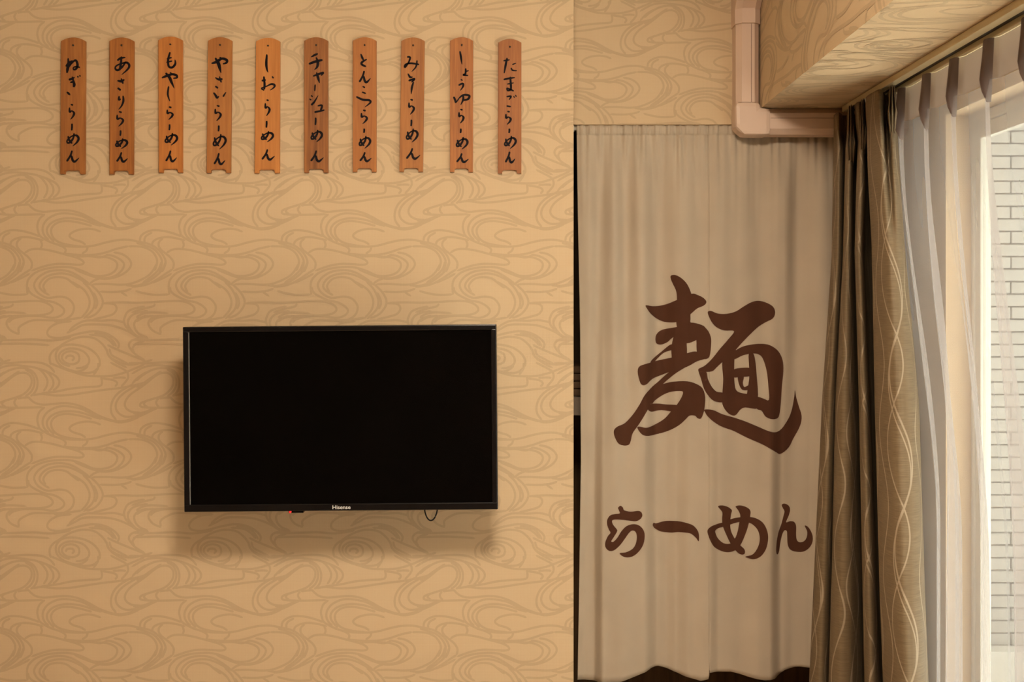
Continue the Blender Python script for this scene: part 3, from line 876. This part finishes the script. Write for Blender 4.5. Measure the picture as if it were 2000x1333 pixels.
PLQ = [
 # x0, (topL, topR, botL, botR, topY, botY), strokes, tail, light, dark, words
 (100, (97, 308, 90, 303, 65, 1248), "160,245,10 163,300,16 155,340,18 150,375,9; 140,318,10 165,290,15 200,266,7; 150,342,12 190,290,10 225,265,14 241,300,16 232,335,14 210,345,10 205,330,8 225,320,10 264,326,9 | 165,432,12 190,426,14 217,411,7; 178,457,10 217,445,13; 195,405,8 205,440,12 213,475,18 207,497,11; 240,400,8 249,413,10; 258,393,8 267,405,10; 148,538,7 165,552,14 179,567,5",
  ramen((167, 640, 217, 778), (193, 812, 872), (150, 902, 255, 1008), (145, 1040, 258, 1145)), 0, 'negi ramen'),
 (100, (515, 727, 516, 722, 65, 1250), "585,266,11 615,246,14 657,239,7; 620,230,10 618,280,14 610,330,14 598,347,7; 660,275,9 630,320,12 590,350,14 568,335,12 580,310,10 630,290,10 670,285,14 689,310,15 675,342,12 622,390,4 | 586,440,9 620,446,16 647,430,9; 618,420,9 636,468,13; 588,503,12 616,524,13 | 602,573,9 600,605,14 617,598,5; 635,570,9 638,615,14 622,660,10 596,690,4",
  ramen((578, 703, 642, 838), (613, 870, 918), (572, 945, 675, 1030), (578, 1055, 678, 1145)), 1, 'asari ramen'),
 (100, (938, 1147, 942, 1147, 57, 1235), "1042,193,11 1025,260,14 1030,315,14 1060,326,14 1087,295,14 1084,258,5; 1012,252,7 1057,240,10; 1008,282,7 1062,270,10 | 970,417,9 1010,400,16 1060,385,14 1097,395,15 1100,415,12 1068,420,7; 1003,373,11 1035,410,18 1055,455,16 1079,508,4; 1040,368,8 1062,385,8 | 1030,488,10 1022,560,12 1041,620,5",
  ramen((1012, 663, 1070, 780), (1037, 818, 870), (1000, 900, 1107, 1000), (1003, 1040, 1102, 1142)), 2, 'moyashi ramen'),
 (380, (125, 332, 112, 320, 62, 1238), "155,291,9 200,278,18 245,250,15 287,262,17 285,285,14 253,296,7; 188,243,11 215,290,21 228,335,17 239,375,4; 225,238,10 257,256,10 | 188,413,7 220,431,14 252,425,11; 224,403,8 241,457,12; 188,488,11 214,506,12 | 173,543,9 190,565,14 205,588,14 222,573,4; 282,539,6 255,580,13",
  ramen((183, 650, 242, 790), (218, 828, 880), (172, 910, 283, 1035), (177, 1062, 277, 1167)), 3, 'yasai ramen'),
 (380, (540, 747, 527, 743, 68, 1240), "635,212,11 630,290,16 635,340,12 646,370,4 | 590,441,14 627,434,11; 609,403,11 615,470,14 612,517,12; 612,525,8 590,507,10 630,490,8 675,470,12 702,480,14 695,500,10 663,524,4; 680,403,9 693,421,10",
  ramen((617, 600, 663, 748), (632, 788, 848), (588, 882, 692, 972), (590, 1030, 705, 1127)), 4, 'shio ramen'),
 (380, (957, 1162, 957, 1164, 63, 1235), "1016,236,5 1050,218,14 1077,207,8; 998,296,13 1055,275,16 1117,261,13; 1060,238,8 1076,280,17 1070,320,14 1046,347,4 | 1033,402,9 1080,385,14 1124,371,12 1104,397,7; 1064,368,8 1078,415,17 1091,463,4 | 1053,473,10 1049,532,9 | 1016,568,8 1032,581,8; 1003,597,7 1019,609,10; 1018,652,13 1045,625,12 1079,568,4 | 1073,660,9 1112,655,12 1100,697,12; 1046,713,13 1090,705,12 1134,694,9",
  ramen(None, (1056, 760, 825), (1018, 872, 1115, 972), (1012, 1040, 1128, 1142)), 5, 'chashu noodles'),
 (660, (133, 337, 133, 337, 63, 1230), "203,208,7 215,240,14 229,267,7; 257,254,7 215,280,14 212,300,14 248,319,11 | 218,489,7 240,502,12; 213,539,9 248,552,10 | 163,579,11 220,605,14 275,610,14 286,630,12 238,670,4",
  [fit(NNT, BB['nn'], (188, 350, 290, 458))] + ramen((203, 690, 262, 815), (232, 855, 893), (190, 925, 288, 1028), (193, 1055, 298, 1140)), 6, 'tonkotsu ramen'),
 (660, (553, 755, 537, 740, 65, 1228), "603,235,11 630,240,12 615,285,10 585,325,12 590,300,10 640,290,12 708,301,11; 690,263,9 680,320,10 643,363,4 | 610,378,7 630,410,14 652,408,5; 616,441,13 670,425,12 640,455,8; 660,450,8 645,500,14 640,558,4",
  ramen((615, 597, 668, 735), (640, 778, 835), (598, 862, 698, 975), (595, 1020, 720, 1120)), 7, 'miso ramen'),
 (660, (975, 1175, 975, 1172, 63, 1230), "1060,183,9 1070,240,14 1079,302,4 | 1110,333,10 1108,380,12 1088,390,11 1132,396,8; 1110,360,8 1137,354,7 | 1068,429,9 1084,440,8; 1048,481,11 1085,465,12 1088,490,12 1063,527,4 | 1006,579,11 1020,610,14 1025,630,8 1055,590,8; 1053,592,9 1090,565,12 1141,570,14 1130,600,14 1088,611,9; 1085,558,8 1090,600,14 1066,652,4",
  ramen((1048, 683, 1097, 812), (1067, 855, 895), (1030, 935, 1130, 1035), (1030, 1065, 1138, 1148)), 8, 'shoyu ramen'),
 (660, (1392, 1592, 1388, 1592, 78, 1243), "1436,269,11 1492,260,7; 1469,243,11 1455,310,14 1443,377,7; 1513,301,9 1547,289,5; 1503,329,9 1515,350,10 1554,355,7 | 1438,431,11 1490,420,12 1537,414,7; 1468,471,9 1527,459,7; 1495,406,10 1500,470,14 1500,515,12 1475,525,12 1470,505,8 1527,531,11 | 1463,580,9 1502,577,12 1485,607,5; 1524,573,6 1533,589,8; 1540,563,6 1549,581,8; 1463,659,11 1502,666,9",
  ramen((1453, 700, 1505, 822), (1487, 855, 895), (1447, 925, 1547, 1030), (1452, 1050, 1540, 1152)), 9, 'tamago ramen'),
]
WOODS = [((.34, .125, .034), (.20, .066, .017)), ((.34, .118, .028), (.20, .062, .014)), ((.44, .155, .036), (.30, .095, .020)),
         ((.36, .135, .036), (.24, .080, .020)), ((.45, .170, .044), (.33, .112, .026)), ((.30, .108, .030), (.14, .044, .011)),
         ((.36, .130, .034), (.25, .080, .020)), ((.36, .135, .036), (.23, .078, .020)), ((.38, .132, .034), (.19, .058, .014)), ((.31, .105, .028), (.20, .062, .016))]
WD = ['reddish brown', 'brown', 'bright orange-brown', 'orange-brown', 'palest orange-brown', 'dark-streaked brown', 'orange-brown', 'orange-brown', 'two-tone striped brown', 'dark brown']
ORD = ['first from the left', 'second from the left', 'third from the left', 'fourth from the left', 'fifth from the left', 'sixth from the left', 'fourth from the right', 'third from the right', 'second from the right', 'rightmost, nearest the noren']
TH_P = .009
for n, (x0p, g, s, tail, wi, words) in enumerate(PLQ):
    tl, trr, bl, br, ty, by = g
    def wp(x, y, Y=-.0005): return P(x0p + x / ZS, 60 + y / ZS, Y)
    base = wp((bl + br) / 2, by)
    e = empty('menu_plaque', base, '%s wooden menu plaque lettered %s, %s' % (WD[n], words, ORD[n]), 'menu plaque', 'wooden menu plaques in a row above the television')
    # outline: arched top, notched foot
    pts = []
    W_ = trr - tl
    for k in range(13):
        f = k / 12
        pts.append((tl + W_ * f, ty + 32 * (2 * f - 1) ** 2))
    wb = br - bl
    nd = 30
    pts += [(br, by), (br - wb * .19, by), (br - wb * .20, by - nd + 8), (br - wb * .27, by - nd), (bl + wb * .26, by - nd), (bl + wb * .19, by - nd + 8), (bl + wb * .18, by)]
    pts.append((bl, by))
    o2 = [wp(x, y) - base for x, y in pts]
    mat = wood('plaque_wood', *[tuple(min(1, v * k) for v, k in zip(c_, (1.16, 1.24, 1.22))) for c_ in WOODS[wi]])
    nn_ = len(o2)
    bm = bmesh.new()
    A = [bm.verts.new((p.x, -.0005, p.z)) for p in o2]
    B = [bm.verts.new((p.x, -TH_P, p.z)) for p in o2]
    bm.faces.new(A); bm.faces.new(list(reversed(B)))
    for i in range(nn_): bm.faces.new((A[i], B[i], B[(i + 1) % nn_], A[(i + 1) % nn_]))
    bmesh.ops.recalc_face_normals(bm, faces=bm.faces)
    fe = [ed for ed in bm.edges if all(abs(v.co.y + TH_P) < 1e-6 for v in ed.verts)]
    bmesh.ops.bevel(bm, geom=fe, offset=.0013, segments=2, affect='EDGES')
    bm_obj('board', bm, mat, e)
    lay = 0
    for ch_ in [parse(t) for t in s.split('|')] + tail:
        vs, fs = [], []
        for st in ch_:
            v, f = ribbon([(x, y, w * 1.42) for x, y, w in st], 5, .5)
            b0 = len(vs)
            lay += 1
            vs += [wp(x, y) - base + Vector((0, -TH_P - .0002 - lay * 1e-5, 0)) for x, y in v]
            fs += [tuple(k + b0 for k in q) for q in f]
        mesh_obj('brush_character', vs, fs, M['ink'], e)
    npx = wp((tl + trr) / 2 + 2, ty + 70) - base
    tube('nail', [npx + Vector((0, -TH_P + .003, 0)), npx + Vector((0, -TH_P - .0022, 0))], .0021, M['nail'], e, 10)

# ------------------------------------------------------------------ television
YT = -.205                  # front of the bezel
tvc = P((358 + 971) / 2, (636 + 999) / 2, YT)
tvr = math.atan2(5.2, 613)  # hangs slightly crooked
TVW, TVH = 613 * (YT + D) / F, 362 * (YT + D) / F
tv = empty('television', (tvc.x, 0, tvc.z - TVH / 2), 'black flat-screen television mounted on the wallpapered wall', 'television')
tl_ = Vector(tv.location)
Rm = Matrix.Rotation(-tvr, 3, 'Y')
def T(x, y, z):   # tv-centred coordinates -> local to the empty
    q = Rm @ Vector((x, 0, z))
    return Vector((tvc.x + q.x, y, tvc.z + q.z)) - tl_
def tbox(name, lo, hi, mat, bev=0., parent=tv):
    bm = bmesh.new(); add_box(bm, lo, hi, bev)
    for v in bm.verts: v.co = T(*v.co)
    return bm_obj(name, bm, mat, parent)
bz, bzb = .0125, .0165
hw, hh = TVW / 2, TVH / 2
tbox('bezel', (-hw, YT, hh - bz), (hw, YT + .04, hh), M['tv_black'], .0022)
tbox('bezel', (-hw, YT, -hh), (hw, YT + .04, -hh + bzb), M['tv_black'], .0022)
tbox('bezel', (-hw, YT, -hh + bzb - .003), (-hw + bz, YT + .04, hh - bz + .003), M['tv_black'], .0022)
tbox('bezel', (hw - bz, YT, -hh + bzb - .003), (hw, YT + .04, hh - bz + .003), M['tv_black'], .0022)
tbox('bezel_glint', (-hw + bz, YT + .0015, -hh + bzb), (-hw + bz + .0014, YT + .006, hh - bz), M['tv_glint'], .0003)['label'] = 'glint painted as a thin pale strip along the left of the screen'
tbox('screen', (-hw + bz - .001, YT + .004, -hh + bzb - .001), (hw - bz + .001, YT + .02, hh - bz + .001), M['tv_screen'])
tbox('back_housing', (-hw + .015, YT + .038, -hh + .02), (hw - .015, YT + .075, hh - .015), M['tv_black'], .012)
tbox('wall_bracket', (-.12, YT + .073, -.10), (.12, -.0005, .10), M['dark_metal'], .004)
tbox('sensor_pod', (-.120, YT + .006, -hh - .0055), (-.086, YT + .03, -hh + .002), M['tv_black'], .0018)
tube('indicator_light', [T(-.1155, YT + .0065, -hh - .0022), T(-.1155, YT + .003, -hh - .0022)], .0026, M['led'], tv, 12)['label'] = 'small glowing red standby light'
cp = []
for k in range(25):
    a_ = math.pi * k / 24
    cp.append(T(.199 + .0155 * math.cos(a_), YT + .05 - .006 * math.sin(a_), -hh + .004 - .036 * math.sin(a_)))
tube('cable', cp, .0017, M['cable'], tv, 8)['label'] = 'thin black cable loop hanging under the television'
txt = bpy.data.curves.new('brand_lettering', 'FONT')
txt.body = 'Hisense'; txt.align_x = 'CENTER'; txt.align_y = 'CENTER'; txt.size = .0122; txt.extrude = .0002; txt.offset = .00008
to = bpy.data.objects.new('brand_text', txt)
link(to)
bpy.context.view_layer.update()
dg = bpy.context.evaluated_depsgraph_get()
me = bpy.data.meshes.new_from_object(to.evaluated_get(dg))
bpy.data.objects.remove(to)
wx = max(v.co.x for v in me.vertices) - min(v.co.x for v in me.vertices)
kx = .0405 / wx
for v in me.vertices:
    v.co = T(.001 + v.co.x * kx, YT - .0003 - v.co.z, -hh + .0078 + v.co.y)
me.materials.clear(); me.materials.append(M['silver'])
link(bpy.data.objects.new('brand_lettering', me), tv)['label'] = 'small silver lettering'

# ------------------------------------------------------------------ curtain rail
ZR = ZB - .0005
rail = empty('curtain_rail', (.833, -1.0, ZR), 'cream double curtain rail fixed under the beam', 'curtain rail')
def rbox(name, lo, hi, mat, bev=.0015):
    return box(name, (lo[0] - .833, lo[1] + 1.0, lo[2] - ZR), (hi[0] - .833, hi[1] + 1.0, hi[2] - ZR), mat, rail, bev)
rbox('front_track', (.806, -2.5, ZR - .014), (.826, YD - .075, ZR), M['rail'])
rbox('rear_track', (.842, -2.5, ZR - .020), (.866, YD - .075, ZR), M['rail'])
rbox('track_slot', (.826, -2.5, ZR - .010), (.842, YD - .075, ZR), M['rail_dark'], 0)

# ------------------------------------------------------------------ taupe drape gathered at the corner
# per height (photo row): four folds, each (left px, right px); distances from the viewer per fold
DR = [
 (196, (1629, 1645), (1655, 1667), (1670, 1689), (1692, 1750)),
 (225, (1629, 1645), (1655, 1666), (1671, 1689), (1692, 1750)),
 (260, (1628, 1650), (1652, 1671), (1676, 1692), (1694, 1752)),
 (330, (1627, 1648), (1650, 1669), (1673, 1694), (1697, 1757)),
 (450, (1625, 1647), (1647, 1668), (1670, 1689), (1704, 1767)),
 (700, (1607, 1634), (1633, 1675), (1678, 1702), (1710, 1794)),
 (1000, (1592, 1626), (1626, 1682), (1685, 1715), (1720, 1806)),
 (1333, (1576, 1616), (1616, 1688), (1693, 1731), (1736, 1823)),
 (1620, (1570, 1612), (1612, 1690), (1696, 1736), (1742, 1832)),
]
def drape_section(row):
    py, f0, fa, fb, fc = row
    top = 1 - smooth((py - 225) / 200.)
    low = smooth((py - 450) / 700.)
    dA, dB = 2.700 - .02 * low, 2.615 - .04 * low
    lc = .115 * low
    c = []
    def q(px, d): c.append((px, d))
    q(f0[0] + 3, 2.800)
    q(f0[0], 2.775); q(f0[0] * .55 + f0[1] * .45, 2.735); q(f0[0] * .2 + f0[1] * .8, 2.745); q(f0[1] + 1, 2.785)
    q(f0[1] + 8, 2.820)
    def roll(f, d, gap):
        w_ = f[1] - f[0]
        q(f[0] + 2, d + .050); q(f[0], d + .012); q(f[0] + w_ * .30, d - .024); q(f[0] + w_ * .62, d - .022)
        q(f[0] + w_ * .84, d + .012); q(f[1] - 1, d + .050); q(f[1] + gap + 4, d + .145)
    roll(fa, dA, 8); roll(fb, dB, 12 - 5 * top)
    w = fc[1] - fc[0]
    q(fc[0] + 2, 2.575 - lc); q(fc[0], 2.530 - lc); q(fc[0] + w * .25, 2.470 - lc)
    q(fc[0] + w * .48, 2.440 - lc)
    q(fc[0] + w * .66, 2.436 + .070 * top - lc)
    q(fc[0] + w * .80, 2.440 + .005 * top - lc)
    q(fc[0] + w * .93, 2.455 - lc)
    q(fc[1], 2.485 - lc)
    q(fc[1] - 1, 2.510 - lc); q(fc[1] - 12, 2.540 - lc)
    if py < 300: c = [(px, min(d, 2.775)) for px, d in c]      # clear of the pipe cover
    return c
SUBD = 7
secs = [(r[0], catmull([(*p,) for p in drape_section(r)], SUBD)) for r in DR]
heights = []
y = 196.
while y < 300: heights.append(y); y += 6
while y <= 1620: heights.append(y); y += 18
ncol = len(secs[0][1])
def sec_at(py):
    for i in range(len(secs) - 1):
        if py <= secs[i + 1][0] or i == len(secs) - 2:
            t = (py - secs[i][0]) / (secs[i + 1][0] - secs[i][0])
            t = max(0, min(1, t))
            i0, i3 = max(i - 1, 0), min(i + 2, len(secs) - 1)
            A, B, C, E = secs[i0][1], secs[i][1], secs[i + 1][1], secs[i3][1]
            out = []
            for k in range(ncol):
                out.append(tuple(B[k][m] + (C[k][m] - B[k][m]) * t for m in (0, 1)))
            return out
verts, uvs = [], []
ref = None
zrows = []
for py in heights:
    s = sec_at(py)
    z = CZ + (CY - py) * 2.60 / F
    # the soffit is level: heading height is the same along the whole drape
    zz = z
    row = []
    for (px, d) in s:
        row.append(Vector(((px - CX) * d / F, d - D, zz)))
    zrows.append(row)
ztop = ZR - .022
z_hi, z_lo = zrows[0][0].z, zrows[-1][0].z
midrow = zrows[len(zrows) // 2]
ulen = [0.0]
for a_, b_ in zip(midrow, midrow[1:]): ulen.append(ulen[-1] + (b_ - a_).length)
drape = empty('drape', (.82, -.08, .05), 'taupe satin drape with pale wave embroidery gathered beside the noren', 'curtain')
dl2 = Vector(drape.location)
for row in zrows:
    for k, p in enumerate(row):
        t = (p.z - z_lo) / (z_hi - z_lo)
        z = .05 + (ztop - .05) * t
        verts.append(Vector((p.x, p.y, z)) - dl2)
        uvs.append((ulen[k], z))
faces = []
for r in range(len(zrows) - 1):
    for k in range(ncol - 1):
        faces.append((r * ncol + k, r * ncol + k + 1, (r + 1) * ncol + k + 1, (r + 1) * ncol + k))
dr = mesh_obj('drape_fabric', verts, faces, M['drape'], drape, smooth=True, uvs=uvs)
sm = dr.modifiers.new('thickness', 'SOLIDIFY'); sm.thickness = .0012; sm.offset = 0

for (pxa, pxb, pyp, dd) in ((1652, 1673, 262, 2.640), (1678, 1694, 253, 2.560), (1733, 1753, 236, 2.400)):
    # three sewn ridges meeting in a pinch below the heading, then opening into the fold
    vs, fs = [], []
    xm = (pxa + pxb) / 2
    rows_ = [(196, .55, .000), (212, .60, .006), (pyp - 12, .72, .016), (pyp, 1.0, .022), (pyp + 8, .86, .016), (pyp + 20, .70, -.010), (pyp + 34, .6, -.075)]
    prof = [(-.5, .034), (-.42, .004), (-.34, -.006), (-.20, .012), (-.08, -.012), (.02, -.014), (.14, .010), (.30, -.008), (.40, .002), (.5, .036)]
    pr = catmull(prof, 4)
    for (py, wk, out_) in rows_:
        for (u_, v_) in pr:
            k_ = 1.0 if py <= pyp else .5
            d_ = dd - out_ + v_ * k_
            px_ = xm + (pxb - pxa) * wk * u_
            z_ = CZ + (CY - py) * 2.60 / F
            t_ = (z_ - z_lo) / (z_hi - z_lo)
            vs.append(Vector(((px_ - CX) * d_ / F, d_ - D, .05 + (ztop - .05) * t_)) - dl2)
    w_ = len(pr)
    for r in range(len(rows_) - 1):
        for k in range(w_ - 1):
            fs.append((r * w_ + k, r * w_ + k + 1, (r + 1) * w_ + k + 1, (r + 1) * w_ + k))
    o_ = mesh_obj('pinch_pleat', vs, fs, M['drape'], drape, smooth=True, uvs=[(.06, .2)] * len(vs))

# ------------------------------------------------------------------ sheer curtain
sheer = empty('sheer_curtain', (.855, -1.0, .04), 'white voile sheer curtain with pinch pleats across the window', 'curtain')
sl = Vector(sheer.location)
XS = .853
PIN = [2.437, 2.287, 2.142, 1.984]
while PIN[-1] > 1.35: PIN.append(PIN[-1] - .152)
zs_top = ZR - .0208
zs_head = CZ + XS * .488 - .014
def pin_phase(d):
    """0..1 between neighbouring pleats"""
    if d >= PIN[0]: return (d - PIN[0]) / .152
    for i in range(len(PIN) - 1):
        if d >= PIN[i + 1]:
            return i + (PIN[i] - d) / (PIN[i] - PIN[i + 1])
    return len(PIN) - 1 + (PIN[-1] - d) / .152
def sheer_x(d, z):
    h = max(0., (zs_head - z))
    lo_ = smooth(h / .9)
    ph_ = pin_phase(d + .10 * lo_ * (1 - .25 * math.sin(d * 9)))
    fr = ph_ - math.floor(ph_ + .5)
    k = math.floor(ph_ + .5)
    sharp = math.exp(-(fr / (.10 + .22 * lo_)) ** 2)
    amp = .020 + .030 * lo_ * (1 + .35 * math.sin(k * 2.3))
    x = XS - amp * sharp
    x += lo_ * (.010 * math.sin(ph_ * 9.1 + 1.1 + .8 * z) + .006 * math.sin(ph_ * 17.3 + z * 1.7))
    near = smooth((d - 2.16) / .16)          # behind the gathered drape the sheer hangs flatter, against the window
    x = x * (1 - near * lo_) + (XS + .012 + .012 * math.sin(d * 60)) * near * lo_
    return x + .045 * lo_
def sheer_mesh(name, ztop_, zbot, nz, mat, header=False):
    ds = []
    d = 2.52
    while d > 1.15:
        ds.append(d)
        d -= .0045 if d > 1.6 else .012
    vs, fs = [], []
    for r in range(nz + 1):
        z = ztop_ + (zbot - ztop_) * r / nz
        for d in ds:
            if header:
                ph_ = pin_phase(d); fr = ph_ - math.floor(ph_ + .5)
                k = (z - zbot) / (ztop_ - zbot)
                x = XS - .020 * math.exp(-(fr / (.045 + .04 * k)) ** 2) - .002
            else:
                x = sheer_x(d, z)
            vs.append(Vector((x, d - D, z)) - sl)
    w = len(ds)
    for r in range(nz):
        for i in range(w - 1):
            fs.append((r * w + i, r * w + i + 1, (r + 1) * w + i + 1, (r + 1) * w + i))
    return mesh_obj(name, vs, fs, mat, sheer, smooth=True)
sheer_mesh('voile_panel', zs_head, .04, 60, M['sheer'])
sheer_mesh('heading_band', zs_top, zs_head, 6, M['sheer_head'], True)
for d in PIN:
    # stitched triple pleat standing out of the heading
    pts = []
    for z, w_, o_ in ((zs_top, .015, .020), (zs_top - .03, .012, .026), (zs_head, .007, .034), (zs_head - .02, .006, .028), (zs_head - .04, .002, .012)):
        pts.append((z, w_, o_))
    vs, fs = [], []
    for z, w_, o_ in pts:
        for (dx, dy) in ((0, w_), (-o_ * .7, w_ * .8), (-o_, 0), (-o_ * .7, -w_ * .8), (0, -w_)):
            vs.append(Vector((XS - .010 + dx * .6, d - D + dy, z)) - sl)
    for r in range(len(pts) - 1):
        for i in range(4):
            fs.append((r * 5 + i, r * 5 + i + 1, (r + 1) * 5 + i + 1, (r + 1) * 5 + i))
    mesh_obj('pinch_pleat', vs, fs, M['sheer_pleat_shaded'], sheer, smooth=True)
